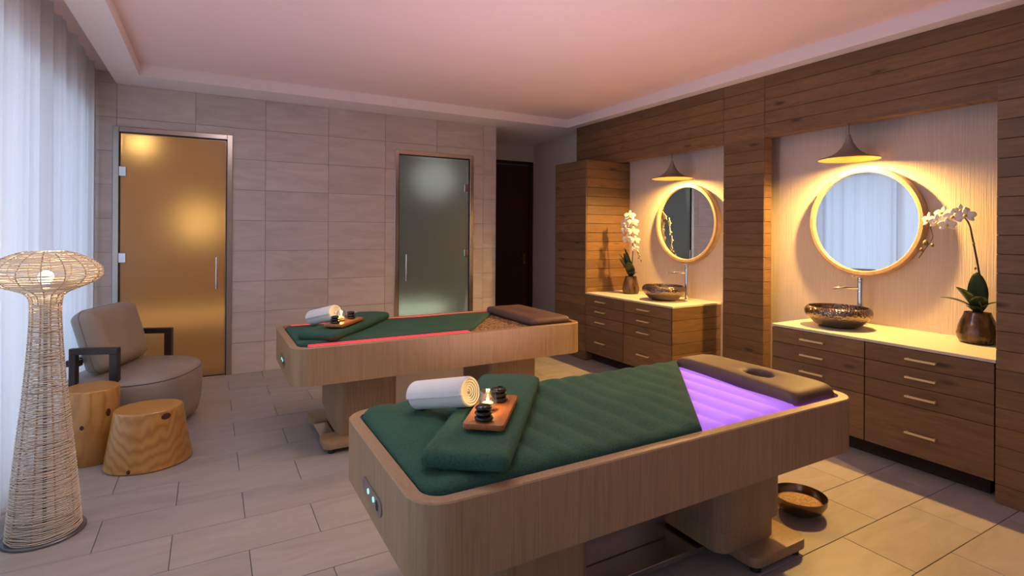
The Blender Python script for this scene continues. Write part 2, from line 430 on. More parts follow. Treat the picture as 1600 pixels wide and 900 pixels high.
# tiled back wall with two openings
D1 = (-.751, .196, 2.325); D2 = (1.806, 2.777, 2.32)
wb = MB()
XE = 3.085
for a, b, z0 in ((XL - .1, D1[0], 0), (D1[0], D1[1], D1[2]), (D1[1], D2[0], 0), (D2[0], D2[1], D2[2]), (D2[1], XE - .012, 0)):
    wb.box(a, b, YB + .012, YB + .14, z0, 2.95)
wb.box(XE - .14, XE - .012, YB + .14, YC + .1, 0, ZC)
wb = wb.build('wall_back', 'grout'); struct(wb, 'greige stone tiled wall with two glass doors')
def tile_poly(poly):
    vs = [(x, YB, z) for x, z in poly] + [(x, YB + .014, z) for x, z in poly]; n = len(poly)
    cx = sum(p[0] for p in poly) / n; cz = sum(p[1] for p in poly) / n
    vs = [(x - cx, yy - YB, z - cz) for x, yy, z in vs]
    fs = [tuple(range(n)), tuple(range(n, 2 * n))[::-1]] + [(i, i + n, (i + 1) % n + n, (i + 1) % n) for i in range(n)]
    MB().add(vs, fs).build('tile', 'wall_tile', wb, loc=(cx, YB, cz))
g = .0014
xs = [-1.0] + [-.722 + .605 * i for i in range(7)] + [XE]
for i in range(len(xs) - 1):
    for j in range(10):
        x0, x1, z0, z1 = xs[i] + g, xs[i + 1] - g, .3 * j + g, min(.3 * j + .3, 2.9) - g
        if j == 9 and i > 1: continue
        done = False
        for (a, b, t) in (D1, D2):
            if x1 <= a or x0 >= b or z0 >= t: continue
            done = True
            if t >= z1:
                if x0 < a - .01: tile_poly([(x0, z0), (a, z0), (a, z1), (x0, z1)])
                if x1 > b + .01: tile_poly([(b, z0), (x1, z0), (x1, z1), (b, z1)])
            else:
                la, rb = x0 < a, x1 > b
                p = []
                p += [(x0, z0), (a, z0), (a, t)] if la else [(x0, t)]
                p += [(b, t), (b, z0), (x1, z0)] if rb else [(x1, t)]
                p += [(x1, z1), (x0, z1)]
                tile_poly(p)
        if not done: tile_poly([(x0, z0), (x1, z0), (x1, z1), (x0, z1)])
for j in range(9):       # return of the tiled wall at its free end
    MB().cbox(XE - .012, XE, YB + .002, YC, .3 * j + g, .3 * j + .3 - g, .001).build('tile', 'wall_tile', wb)

# walls
struct(MB().box(XW, XW + .12, YF, YC + .1, 0, ZC).build('wall_right', 'wallpaper'), 'ribbed cream wallpapered wall behind the vanities')
struct(MB().box(XL - .1, XW + .1, YF - .12, YF, 0, 2.95).build('wall_front', 'wall_paint'), 'plain painted wall behind the viewer')
wc = MB(); DX0, DX1, DZ = 3.36, 4.20, 2.44
wc.box(3.0, DX0, YC, YC + .12, 0, ZC); wc.box(DX0, DX1, YC, YC + .12, DZ, ZC); wc.box(DX1, XW + .1, YC, YC + .12, 0, ZC)
struct(wc.build('wall_corridor', 'wall_paint'), 'painted wall round the dark door')
wl = MB(); WY0, WY1, WZ0, WZ1 = -1.2, 5.75, .06, 2.42
wl.box(XL - .12, XL, YF - .1, WY0, 0, 2.95); wl.box(XL - .12, XL, WY1, YB + .1, 0, 2.95)
wl.box(XL - .12, XL, WY0, WY1, 0, WZ0); wl.box(XL - .12, XL, WY0, WY1, WZ1, 2.95)
struct(wl.build('wall_left', 'wall_paint'), 'window wall behind the sheer curtains')
struct(MB().box(XL, -.725, YF, YB, 2.92, 2.98).build('ceiling_pocket', 'soffit_paint'), 'roof of the curtain pocket')
wd = MB()
for i in range(6):
    yy = WY0 + (WY1 - WY0) * i / 5; wd.box(XL - .08, XL - .02, yy - .03, yy + .03, WZ0, WZ1)
wd.box(XL - .08, XL - .02, WY0, WY1, WZ0, WZ0 + .05); wd.box(XL - .08, XL - .02, WY0, WY1, WZ1 - .05, WZ1)
wd = wd.build('window_1', 'frame_metal'); struct(wd, 'full height window behind the sheer curtains')
for i in range(5):
    a = WY0 + (WY1 - WY0) * i / 5 + .03; b = WY0 + (WY1 - WY0) * (i + 1) / 5 - .03
    MB().box(XL - .055, XL - .045, a, b, WZ0 + .05, WZ1 - .05).build('pane', 'clear_glass', wd)

# dark corridor door
d3 = MB().box(DX0, DX0 + .06, YC - .02, YC + .05, 0, DZ).box(DX1 - .06, DX1, YC - .02, YC + .05, 0, DZ).box(DX0, DX1, YC - .02, YC + .05, DZ - .05, DZ)
d3 = d3.build('door_3', 'mahogany'); struct(d3, 'dark reddish brown timber door in the corridor')
MB().cbox(DX0 + .062, DX1 - .062, YC + .012, YC + .055, .005, DZ - .052, .004).build('door_leaf', 'mahogany', d3)
hn = MB().box(4.045, 4.085, YC + .002, YC + .012, .93, 1.08); hn.tube([(4.065, YC + .005, 1.01), (4.065, YC - .045, 1.01), (3.96, YC - .05, 1.01)], .009, 8)
hn.build('handle', 'bronze', d3, 40)

# glass doors
def glass_door(nm, D, glass, hside, label, hx, hinge_x):
    a, b, t = D; fw = .048
    fr = MB()
    y0, y1 = YB - .012, YB + .09
    fr.cbox(a, a + fw, y0, y1, 0, t, .004).cbox(b - fw, b, y0, y1, 0, t, .004).cbox(a + fw, b - fw, y0, y1, t - fw, t, .004)
    # inner stop profile
    fr.box(a + fw, a + fw + .012, y0 + .03, y1, 0, t - fw).box(b - fw - .012, b - fw, y0 + .03, y1, 0, t - fw).box(a + fw, b - fw, y0 + .03, y1, t - fw - .012, t - fw)
    fr = fr.build(nm, 'frame_metal'); struct(fr, label)
    MB().box(a + fw, a + fw + .006, y0 + .012, y0 + .03, 0, t - fw).box(b - fw - .006, b - fw, y0 + .012, y0 + .03, 0, t - fw).box(a + fw, b - fw, y0 + .012, y0 + .03, t - fw - .006, t - fw).build('seal', 'black_rubber', fr)
    MB().cbox(a + fw + .009, b - fw - .009, YB + .008, YB + .018, .012, t - fw - .012, .001).build('pane', glass, fr)
    MB().tube([(hx, YB - .045, .845), (hx, YB - .045, 1.145)], .011, 12).tube([(hx, YB - .045, .88), (hx, YB + .008, .88)], .007, 8).tube([(hx, YB - .045, 1.11), (hx, YB + .008, 1.11)], .007, 8).build('handle', 'chrome', fr, 40)
    for z in (1.925, 1.15, .30):
        MB().cbox(hinge_x - .03, hinge_x + .03, YB - .004, YB + .03, z - .045, z + .045, .004).build('hinge', 'chrome', fr)
    return fr
glass_door('door_1', D1, 'frosted_amber', -1, 'amber lit frosted glass door in a metal frame', .062, -.680)
glass_door('door_2', D2, 'frosted_green', 1, 'grey green frosted glass door in a metal frame', 1.932, 2.690)

# rooms behind the glass: a sauna and a steam room
def cell(nm, x0, x1, y1, mt, label):
    y0 = YB + .141
    for nn, bx in (('wall_%s_left' % nm, (x0 - .05, x0, y0, y1, 0, 2.6)), ('wall_%s_right' % nm, (x1, x1 + .05, y0, y1, 0, 2.6)), ('wall_%s_back' % nm, (x0, x1, y1, y1 + .05, 0, 2.6)),
                   ('ceiling_' + nm, (x0, x1, y0, y1, 2.55, 2.6)), ('floor_' + nm, (x0, x1, YB + .02, y1, -.05, 0.0))):
        struct(MB().box(*bx).build(nn, mt), label)
cell('sauna', -.95, .75, 7.5, 'sauna_wood', 'timber lined room behind the amber glass door')
cell('steam', 1.45, 2.93, 7.3, 'steam_tile', 'tiled steam room behind the grey glass door')
b1 = thing('sauna_bench', 'timber bench seen blurred behind the amber glass door', 'bench', (-.1, 7.0, 0))
for i in range(4): MB().cbox(-.84, .84, .02 + .115 * i, .125 + .115 * i, .41, .45, .004).build('slat', 'sauna_wood', b1)
MB().box(-.84, .84, .46, .49, .0, .41).build('back_board', 'sauna_wood', b1)
MB().box(-.70, .80, .0, .018, .43, .447).build('light_strip', 'led_amber', b1)
b2 = thing('steam_bench', 'tiled bench seen blurred behind the grey glass door', 'bench', (2.2, 6.9, 0))
MB().cbox(-.7, .7, 0, .38, .0, .42, .01).build('seat', 'steam_tile', b2)
MB().box(-.55, .62, -.016, -.001, .33, .36).build('light_strip', 'led_green', b2)
point('sauna_lamp', (-.62, 6.75, 2.30), 5, (1.0, .74, .38), .08)
point('sauna_fill_light', (-.10, 7.25, 1.50), 6, (1.0, .74, .36), .22)  # added for the soft glow in mid pane, no fixture
point('steam_lamp', (2.60, 6.75, 2.10), 3.5, (1.0, .93, .82), .28)

# ------------------------------------------------------------------ timber panelling on the right
PT = .10
hd = MB().box(XH + .012, XH + PT - .004, .2, 5.455, 2.203, ZS).build('trim_4', 'joint_dark'); struct(hd, 'oak plank header over the vanity niches')
ROT = -R(90)
def hplank(x, ya, yb, z0, z1, parent, t=.014, m='oak_plank'):
    # plank on a face that looks to -X, running from ya (far) to yb (near)
    return link('plank', plank_mesh(ya - yb - .002, t, z1 - z0 - .002, m), parent, (x, ya - .001, z0 + .001), ROT)
def local(o, parent):   # keep world placement when the parent is moved off the origin
    o.location = Vector(o.location) - Vector(parent.location); return o
for ya, yb in ((5.46, 3.26), (2.855, .2)):
    for r_ in range(5): hplank(XH, ya, yb, 2.2 + .1 * r_, 2.3 + .1 * r_, hd)
MB().box(XH, XH + PT, .2, 5.46, 2.197, 2.203).build('underside', 'oak_plank', hd)
MB().box(XH, XH + PT, 5.455, 5.462, 2.2, ZS).build('end_board', 'oak_plank', hd)
pl = MB().box(XH + .012, XH + PT - .004, 2.862, 3.253, 0, ZS).build('trim_5', 'joint_dark'); struct(pl, 'oak plank pier between the two vanity niches')
for r_ in range(27):
    hplank(XH, 3.26, 2.855, .1 * r_, .1 * r_ + .1, pl)
    link('end_plank', plank_mesh(PT - .014, .007, .097, 'oak_plank'), pl, (XH + .014, 2.855, .1 * r_ + .0015))

def tall_cabinet(label, y0, y1, side, rows=22):
    t = thing('tall_cabinet', label, 'cabinet', (XF, (y0 + y1) / 2, 0))
    b = MB().box(XF + .012, XW - .002, y0 + .012, y1 - .004, 0, 2.193).build('carcass', 'joint_dark', t); local(b, t)
    for r_ in range(rows):
        local(hplank(XF, y1, y0, .1 * r_, .1 * r_ + .1, t), t)
        if side: local(link('side_plank', plank_mesh(XW - XF - .018, .012, .097, 'oak_plank'), t, (XF + .016, y0, .1 * r_ + .0015)), t)
    local(MB().box(XF, XW - .002, y0, y1, 2.193, 2.2).build('top_board', 'oak_plank', t), t)
    return t
tall_cabinet('tall oak plank cabinet beside the far orchid and corridor', 4.742, 5.342, True)
tall_cabinet('tall oak plank cabinet at the near end beside the larger-looking orchid', .45, 1.217, False)

# vanities
ROWS = ((.622, .725), (.510, .619), (.398, .507), (.108, .395))
def vanity(label, y0, ym, y1, side, wlabel, handles):
    t = thing('vanity_cabinet', label, 'cabinet', (XF, (y0 + y1) / 2, 0))
    local(MB().box(XF + .018, XW - .002, y0 + .014, y1 - .003, .108, .727).build('body', 'joint_dark', t), t)
    local(MB().box(XF + .10, XW - .002, y0 + .05, y1 - .003, 0, .108).build('toe_kick', 'joint_dark', t), t)
    for (a, b), (h0, h1) in zip(((y1, ym), (ym, y0 + (.014 if side else 0))), handles):
        for z0, z1 in ROWS:
            d = link('drawer', plank_mesh(a - b - .006, .018, z1 - z0, 'oak_plank', .002), t, (XF, a - .003, z0), ROT); local(d, t)
            hz = (z1 - .055) if z1 > .45 else (z1 - .155)
            L = h1 - h0; hx = (a - .003) - h1
            hb = MB().cbox(hx, hx + L, -.028, -.018, hz - z0 - .006, hz - z0 + .006, .0015).box(hx + .004, hx + .014, -.019, 0, hz - z0 - .005, hz - z0 + .005).box(hx + L - .014, hx + L - .004, -.019, 0, hz - z0 - .005, hz - z0 + .005)
            hb.build('handle', 'handle_brass', d)
    if side:
        for z0, z1 in ((.108, .205), (.208, .305), (.308, .405), (.408, .505), (.508, .615), (.618, .725)):
            local(link('side_plank', plank_mesh(XW - XF - .004, .012, z1 - z0, 'oak_plank'), t, (XF + .001, y0, z0)), t)
    wt = MB().cbox(XF - .004, XW - .001, y0 - .004, y1 - .001, .729, .747, .0015).build('worktop', 'quartz_top')
    tag(wt, wlabel, 'worktop')
vanity('oak vanity with eight drawers beside the tall corridor cabinet', 3.47, 4.123, 4.741, True, 'pale stone worktop on the far vanity', ((4.389, 4.552), (3.751, 3.912)))
vanity('oak vanity with eight drawers behind the purple lit bed', 1.219, 1.863, 2.503, False, 'pale stone worktop on the near vanity behind the purple bed', ((2.113, 2.277), (1.474, 1.630)))

# round mirrors
def mirror(label, yc, zc):
    t = thing('round_mirror', label, 'mirror', (XW, yc, zc))
    n = 64; ro, ri, dep = .395, .361, .070
    prof = [(ri + .006, .0), (ro - .004, .0), (ro, .006), (ro, dep - .006), (ro - .006, dep), (ri + .006, dep), (ri, dep - .006), (ri, .02)]
    rings = [[(-x, r * math.cos(2 * math.pi * a / n), r * math.sin(2 * math.pi * a / n)) for a in range(n)] for r, x in prof]
    MB().loft(rings + [rings[0]], False, False).build('frame', 'mirror_wood', t, 35)
    g_ = MB(); g_.loft([[(-.02, (ri + .003) * math.cos(2 * math.pi * a / n), (ri + .003) * math.sin(2 * math.pi * a / n)) for a in range(n)], [(-.05, (ri + .001) * math.cos(2 * math.pi * a / n), (ri + .001) * math.sin(2 * math.pi * a / n)) for a in range(n)]])
    g_.build('glass', 'mirror_glass', t)
mirror('round wood framed mirror reflecting the sheer curtains', 2.178, 1.492)
mirror('round wood framed mirror on the far niche above the far basin', 3.862, 1.500)

# pendants
def pendant(label, x, y, zr, power):
    t = thing('pendant_lamp', label, 'lamp', (x, y, zr), 0, 'pendants over the vanities')
    prof = [(.195, 0), (.188, .007), (.150, .016), (.110, .032), (.075, .056), (.048, .086), (.028, .122), (.016, .155), (.010, .176)]
    MB().lathe(prof, 48, cap1=True).build('shade', 'pendant_metal', t, 60)
    inn = [(.194, -.001), (.184, .004), (.148, .012), (.108, .027), (.073, .050), (.046, .080), (.026, .116), (.004, .118)]
    MB().lathe(inn, 48).build('inner_reflector', 'pendant_gold', t, 60)
    MB().tube([(0, 0, .17), (0, 0, 2.197 - zr)], .0022, 6).build('cord', 'cord_black', t)
    MB().lathe([(.001, .046), (.010, .048), (.016, .056), (.017, .066), (.013, .078), (.008, .090)], 20, cap0=True, cap1=True).build('bulb', 'bulb_pendant', t, 179)
    l = bpy.data.lights.new('pendant_light', 'SPOT'); l.energy = power; l.color = (1.0, .56, .135); l.shadow_soft_size = .022
    l.spot_size = R(172); l.spot_blend = .75
    lo = bpy.data.objects.new('pendant_light', l); COL.objects.link(lo); lo.location = (x, y, zr + .014)
    return lo
pendant('small flared pendant lamp above the mirror with curtain reflection', 4.0, 2.19, 1.936, 205)
pendant('small flared pendant lamp above the far mirror', 4.0, 3.885, 1.940, 165)

# basins and taps
def basin(label, x, y):
    t = thing('vessel_basin', label, 'basin', (x, y, .747))
    out = [(.06, 0), (.115, .004), (.150, .020), (.168, .040), (.195, .062), (.212, .088), (.214, .112), (.205, .132), (.192, .142), (.186, .142), (.184, .134), (.190, .110), (.182, .088), (.150, .045), (.10, .022), (.02, .016)]
    MB().lathe(out, 48, cap0=True, cap1=True, sx=.92).build('bowl', 'hammered', t, 70)
    MB().lathe([(.022, .017), (.022, .021), (.002, .023)], 20, cap0=True, cap1=True).build('drain', 'chrome', t, 50)
basin('hammered bronze vessel basin on the near worktop', 3.875, 2.19)
basin('hammered bronze vessel basin on the far worktop beside an orchid', 3.875, 3.865)
def faucet(label, x, y):
    t = thing('tall_faucet', label, 'faucet', (x, y, .747))
    MB().lathe([(.028, 0), (.028, .006), (.019, .008), (.019, .300), (.0185, .303), (.0185, .306), (.019, .309), (.019, .335), (.017, .338)], 24, cap0=True, cap1=True).build('column', 'chrome', t, 40)
    MB().tube([(-.01, 0, .262), (-.10, 0, .263), (-.175, 0, .259), (-.185, 0, .250)], [.0095, .009, .008, .007], 10).build('spout', 'chrome', t, 50)
    MB().tube([(0, 0, .337), (-.004, 0, .343), (-.055, 0, .350)], [.010, .008, .005], 8).build('lever', 'chrome', t, 50)
    return t
f_ = faucet('tall chrome faucet behind the near basin', 4.11, 2.165); f_.rotation_euler[2] = -R(38)
f_ = faucet('tall chrome faucet behind the far basin', 4.11, 3.79); f_.rotation_euler[2] = -R(38)

# ------------------------------------------------------------------ orchids
def leafm(L, W, curl, fold=.12, n=10, droop=1.0):
    b = MB(); us = [i / n for i in range(n + 1)]; vs_ = [-1, -.6, -.2, .2, .6, 1]
    def f(u, v, o=0):
        wd = W * (math.sin(math.pi * min(u * .86 + .10, 1)) ** .7) * (1 - max(0, u - .9) * 3)
        return (L * (math.sin(curl * u) / curl if curl > .01 else u), v * wd, L * (1 - math.cos(curl * u)) / max(curl, .01) * -droop + abs(v) * wd * fold * 2 - o)
    return b.grid(lambda u, v: f(u, v), us, vs_, lambda u, v: f(u, v, .003))
def rotm(yaw, pitch, loc): return Matrix.Translation(loc) @ Matrix.Rotation(yaw, 4, 'Z') @ Matrix.Rotation(-pitch, 4, 'Y')
def flower(parent, p, d, s):
    # five petals facing direction d
    d = Vector(d).normalized(); q = d.to_track_quat('X', 'Z').to_matrix().to_4x4(); b = MB()
    for a, L, W in ((90, 1.0, .50), (215, 1.0, .48), (325, 1.0, .48), (10, 1.05, .78), (170, 1.05, .78)):
        pt = MB(); us = [i / 6 for i in range(7)]; vs_ = [-1, -.5, 0, .5, 1]
        def f(u, v, o=0):
            wd = W * math.sin(math.pi * (.07 + u * .86)) ** .75
            return (.10 * math.sin(u * 2.4) - .12 * u * u * v * v - o, v * wd * .55, u * L)
        pt.grid(f, us, vs_, lambda u, v: f(u, v, .03))
        pt.xf(Matrix.Scale(s, 4) @ Matrix.Rotation(R(a - 90), 4, 'X')); b.add(pt.v, pt.f)
    b.xf(Matrix.Translation(p) @ q); fo = b.build('flower', 'white_flower', parent, 179)
    lp = MB(); lp.lathe([(.01, 0), (.16, .10), (.20, .22), (.10, .36), (.02, .40)], 10, cap0=True, cap1=True)
    lp.xf(Matrix.Translation(p) @ q @ Matrix.Scale(s, 4) @ Matrix.Translation((.05, 0, -.10)) @ Matrix.Rotation(R(75), 4, 'Y')); lp.build('lip', 'flower_lip', fo, 179)
def bezier(P, n):
    P = [Vector(p) for p in P]; out = []
    m = len(P) - 1
    for i in range(m):
        p0, p1, p2, p3 = P[max(i - 1, 0)], P[i], P[i + 1], P[min(i + 2, m)]
        for j in range(n):
            t = j / n
            out.append(.5 * ((2 * p1) + (p2 - p0) * t + (2 * p0 - 5 * p1 + 4 * p2 - p3) * t * t + (3 * p1 - p0 - 3 * p2 + p3) * t ** 3))
    return out + [P[-1]]
def potted(label, x, y, pot, stem, leaves, flowers, buds, tail):
    t = thing('potted_orchid', label, 'plant', (x, y, .747), 0, 'white orchids on the vanities')
    MB().lathe(pot, 32, cap0=True, cap1=False).build('vase', 'vase_brown', t, 50)
    rt = pot[-1][0] * .96; zt = pot[-1][1]
    MB().lathe([(pot[-1][0] * .98, zt - .02), (rt, zt - .012), (rt * .5, zt + .004), (.005, zt + .008)], 20, cap0=True, cap1=True).build('moss', 'stem_dark', t, 179)
    for yaw, pit, L, W, curl in leaves:
        leafm(L, W, curl).xf(rotm(R(yaw), R(pit), (0, 0, zt))).build('leaf', 'leaf_green', t, 179)
    sp = bezier(stem, 8); MB().tube(sp, [.0065 - .0035 * i / len(sp) for i in range(len(sp))], 7).build('stem', 'stem_dark', t, 179)
    if tail: MB().tube(bezier(tail, 6), .0025, 6).build('spike_tip', 'stem_dark', t, 179)
    for p, d, s in flowers: flower(t, p, d, s)
    for p, r in buds:
        MB().lathe([(.001, -1.2 * r), (.8 * r, -.7 * r), (r, 0), (.8 * r, .7 * r), (.001, 1.3 * r)], 10, c=p).build('bud', 'bud_green', t, 179)
    return t
POT2 = [(.060, 0), (.088, .006), (.101, .030), (.103, .055), (.096, .095), (.083, .135), (.070, .165), (.064, .185)]
potted('potted white orchid in a squat brown vase beside the curtain mirror', 4.06, 1.462, POT2,
       [(-.01, -.005, .18), (0, -.02, .30), (.0, .0, .46), (-.03, .015, .62), (-.03, .035, .72), (-.03, .075, .775), (-.03, .125, .78), (-.03, .18, .755), (-.03, .235, .70)],
       [(190, 86, .245, .050, .12), (150, 66, .20, .052, .55), (118, 48, .20, .044, .85), (205, 62, .15, .045, .6), (-75, 60, .12, .040, .8), (170, 40, .10, .036, .5)],
       [((-.055, .045, .770), (-1, -.3, .1), .052), ((-.06, .105, .765), (-1, -.2, -.1), .052), ((-.05, .160, .785), (-1, .1, .3), .05), ((-.06, .185, .735), (-1, 0, -.3), .05), ((-.05, .235, .745), (-.9, .4, .0), .05), ((-.07, .13, .715), (-1, -.3, -.3), .046), ((-.04, .075, .80), (-1, -.5, .3), .045)],
       [((-.03, .262, .60), .016), ((-.03, .285, .555), .011), ((-.03, .225, .585), .010), ((-.028, .012, .60), .008), ((-.02, .006, .45), .007)],
       [(-.03, .235, .70), (-.03, .225, .63), (-.03, .262, .565), (-.03, .300, .50)])
POT1 = [(.058, 0), (.080, .006), (.090, .030), (.090, .060), (.080, .105), (.068, .150), (.062, .185)]
potted('tall white orchid in a brown vase beside the tall corridor cabinet', 3.965, 4.435, POT1,
       [(0, 0, .18), (.0, -.02, .34), (.0, -.03, .50), (-.02, -.02, .66), (-.03, -.01, .74), (-.04, -.04, .80), (-.05, -.08, .78)],
       [(185, 76, .27, .052, .3), (160, 82, .31, .050, .2), (130, 72, .27, .05, .35), (-95, 55, .12, .05, 1.0), (215, 66, .20, .05, .5), (105, 64, .24, .05, .45)],
       [((-.05, -.03, .835), (-1, -.6, .4), .062), ((-.06, .03, .755), (-1, -.2, 0), .062), ((-.06, -.09, .765), (-1, -.7, 0), .060), ((-.06, .02, .675), (-1, -.3, -.1), .060), ((-.06, -.10, .665), (-.9, -.8, 0), .058), ((-.06, -.005, .585), (-1, -.4, -.1), .060), ((-.06, -.13, .575), (-.9, -.8, 0), .050), ((-.06, -.12, .490), (-1, -.6, -.1), .048)],
       [((-.05, -.165, .45), .011), ((-.05, -.195, .415), .009), ((-.05, -.17, .39), .008), ((-.05, -.215, .37), .007)],
       [(-.05, -.08, .78), (-.05, -.11, .66), (-.05, -.12, .54), (-.05, -.16, .44), (-.05, -.215, .35)])

# ------------------------------------------------------------------ treatment beds
def strip_between(outer, inner, z0, z1):
    b = MB(); n = len(outer); rings = []
    for (ox, oy), (ix, iy) in zip(outer, inner):
        rings.append([(ox, oy, z0), (ox, oy, z1 - .004), (ox + (ix - ox) * .1, oy + (iy - oy) * .1, z1), (ix, iy, z1), (ix, iy, z0)])
    return b.loft(rings)
def bed(label, x0, x1, y0, y1, zr, led, fill_kind):
    t = thing('treatment_bed', label, 'bed', ((x0 + x1) / 2, (y0 + y1) / 2, 0))
    T = Vector(t.location)
    def put(b, name, m, sm=None, parent=None):
        o = b.build(name, m, t if parent is None else parent, sm)
        if parent is None: o.location = -T
        return o
    zb = zr - .228; r = .105; rim = .042; N = 14
    OUT = rrect(x0, x1, y0, y1, r, N); INN = rrect(x0 + rim, x1 - rim, y0 + rim, y1 - rim, r - rim, N)
    k_ = N + 1; jl, jr = x0 + r, x1 - r
    gp = .0012
    # rings of corner points: 0 right-back, 1 left-back, 2 left-front, 3 right-front
    left_o = [(jl - gp, y1)] + OUT[k_:2 * k_] + OUT[2 * k_:3 * k_] + [(jl - gp, y0)]
    left_i = [(jl - gp, y1 - rim)] + INN[k_:2 * k_] + INN[2 * k_:3 * k_] + [(jl - gp, y0 + rim)]
    right_o = [(jr + gp, y0)] + OUT[3 * k_:] + OUT[:k_] + [(jr + gp, y1)]
    right_i = [(jr + gp, y0 + rim)] + INN[3 * k_:] + INN[:k_] + [(jr + gp, y1 - rim)]
    put(strip_between(left_o, left_i, zb, zr), 'end_panel', 'ash_veneer', 35)
    put(strip_between(right_o, right_i, zb, zr), 'end_panel', 'ash_veneer', 35)
    put(strip_between([(jl, y0), (jr, y0)], [(jl, y0 + rim), (jr, y0 + rim)], zb, zr), 'side_panel', 'ash_veneer', 35)
    put(strip_between([(jr, y1), (jl, y1)], [(jr, y1 - rim), (jl, y1 - rim)], zb, zr), 'side_panel', 'ash_veneer', 35)
    put(MB().prism(rrect(x0 + rim * .6, x1 - rim * .6, y0 + rim * .6, y1 - rim * .6, r - rim * .6, N), zb + .004, zb + .02), 'underside', 'ash_veneer', 35)
    put(MB().prism(rrect(x0 + rim * .8, x1 - rim * .8, y0 + rim * .8, y1 - rim * .8, r - rim * .8, N), zr - .10, zr - .085), 'tray_floor', 'vinyl_brown', 35)
    # light strips under the rim
    ls = MB(); s_ = .012
    sd = fill_kind == 'sand'; sw = .015; bw_ = .080 if sd else .015; dp = .001 if sd else .012
    put(MB().box(x0 + r, (x0 + 1.17) if sd else x1 - r, y0 + rim, y0 + rim + bw_, zr - .030, zr - dp), 'light_strip', led)
    put(MB().box(x0 + r, (x0 + 1.74) if sd else x1 - r, y1 - rim - bw_, y1 - rim, zr - .030, zr - dp), 'light_strip', led)
    # mattress
    mg = sw + .002; a0, a1, c0, c1 = x0 + rim + .016, x1 - rim - .016, y0 + rim + mg, y1 - rim - mg
    L, W = a1 - a0, c1 - c0; m = MB()
    if fill_kind == 'water':
        m.pad(L, W, .085, .03, 150, 14, .06, dz=lambda x, y: .020 * (abs(math.sin(math.pi * x / .118)) ** .7 - 1))
        m.xf(Matrix.Translation(((a0 + a1) / 2, (c0 + c1) / 2, zr - .084))); put(m, 'mattress', 'water_mattress', 179)
    else:
        m.pad(L, W, .07, .02, 60, 24, .06, dz=lambda x, y: .004 * math.sin(17 * x + 5 * y) * math.sin(13 * y))
        m.xf(Matrix.Translation(((a0 + a1) / 2, (c0 + c1) / 2, zr - .088))); o = put(m, 'sand_fill', 'quartz_sand', 179); o['kind'] = 'stuff'
    # columns, feet and steel base
    yc = (y0 + y1) / 2; cw = .275
    for q, (ca, cb, fa, fb) in enumerate(((x0 + .29, x0 + .70, x0 + .205, x0 + .58), (x1 - .70, x1 - .29, x1 - .58, x1 - .225))):
        put(MB().prism(rrect(ca, cb, yc - cw, yc + cw, .07, 10), .165, zb + .006), 'column', 'ash_veneer', 35)
        put(MB().prism(rrect(ca + .02, cb - .02, yc - cw + .02, yc + cw - .02, .06, 10), .07, .17), 'column_sleeve', 'ash_veneer', 35)
        for ya, yb in ((yc - .345, yc - .145), (yc + .145, yc + .345)):
            put(MB().rslab(fa, fb, ya, yb, .03, .072, .045, .004, 7, .004, 2), 'foot', 'ash_veneer', 35)
            for cx in (fa + .05, fb - .05): put(MB().lathe([(.022, .0), (.022, .031)], 14, (cx, yc + (ya + yb - 2 * yc) / 2 * 1.25, 0), True, True), 'foot_pad', 'black_rubber', 35)
        put(MB().box(fa + .012, fb - .012, yc - .145, yc + .145, .032, .056), 'base_plate', 'steel')
    put(MB().cbox(x0 + .57, x1 - .57, yc - .145, yc + .145, .030, .054, .002), 'base_plate', 'steel')
    put(MB().cbox(x0 + .70, x0 + 1.30, yc - .02, yc + .12, .054, zb - .10, .004), 'motor_housing', 'steel')
    # control panel on the left end
    pz, py = zr - .145, y0 + .43
    pn = MB(); st = rrect(-.115, .115, -.027, .027, .026, 8)
    pn.loft([[(x0 + .002, py + a, pz + b) for a, b in st], [(x0 - .004, py + a, pz + b) for a, b in st]])
    pn = put(pn, 'control_panel', 'panel_grey', 35)
    for dy in (.038, -.026):
        bt = MB(); n = 18
        bt.loft([[(x0 - .003, py + dy + .0095 * math.cos(2 * math.pi * i / n), pz + .0095 * math.sin(2 * math.pi * i / n)) for i in range(n)], [(x0 - .006, py + dy + .0085 * math.cos(2 * math.pi * i / n), pz + .0085 * math.sin(2 * math.pi * i / n)) for i in range(n)]])
        bt.build('button', 'icon_glow', pn, 40)
    mk = MB().tube([(x0 - .005, py - .062, pz - .013), (x0 - .005, py - .062, pz + .013), (x0 - .005, py - .078, pz + .006), (x0 - .005, py - .078, pz - .013), (x0 - .005, py - .066, pz - .013)], .0014, 4)
    mk.build('button_mark', 'icon_dark', pn)
    return t
B1 = (.424, 2.530, 3.365, 4.300, .705)
B2 = (.470, 2.520, 1.328, 2.195, .680)
bed('wooden treatment bed filled with quartz sand and red edge light', *B1, 'led_red', 'sand')
bed('wooden treatment bed with purple lit water mattress', *B2, 'led_purple', 'water')

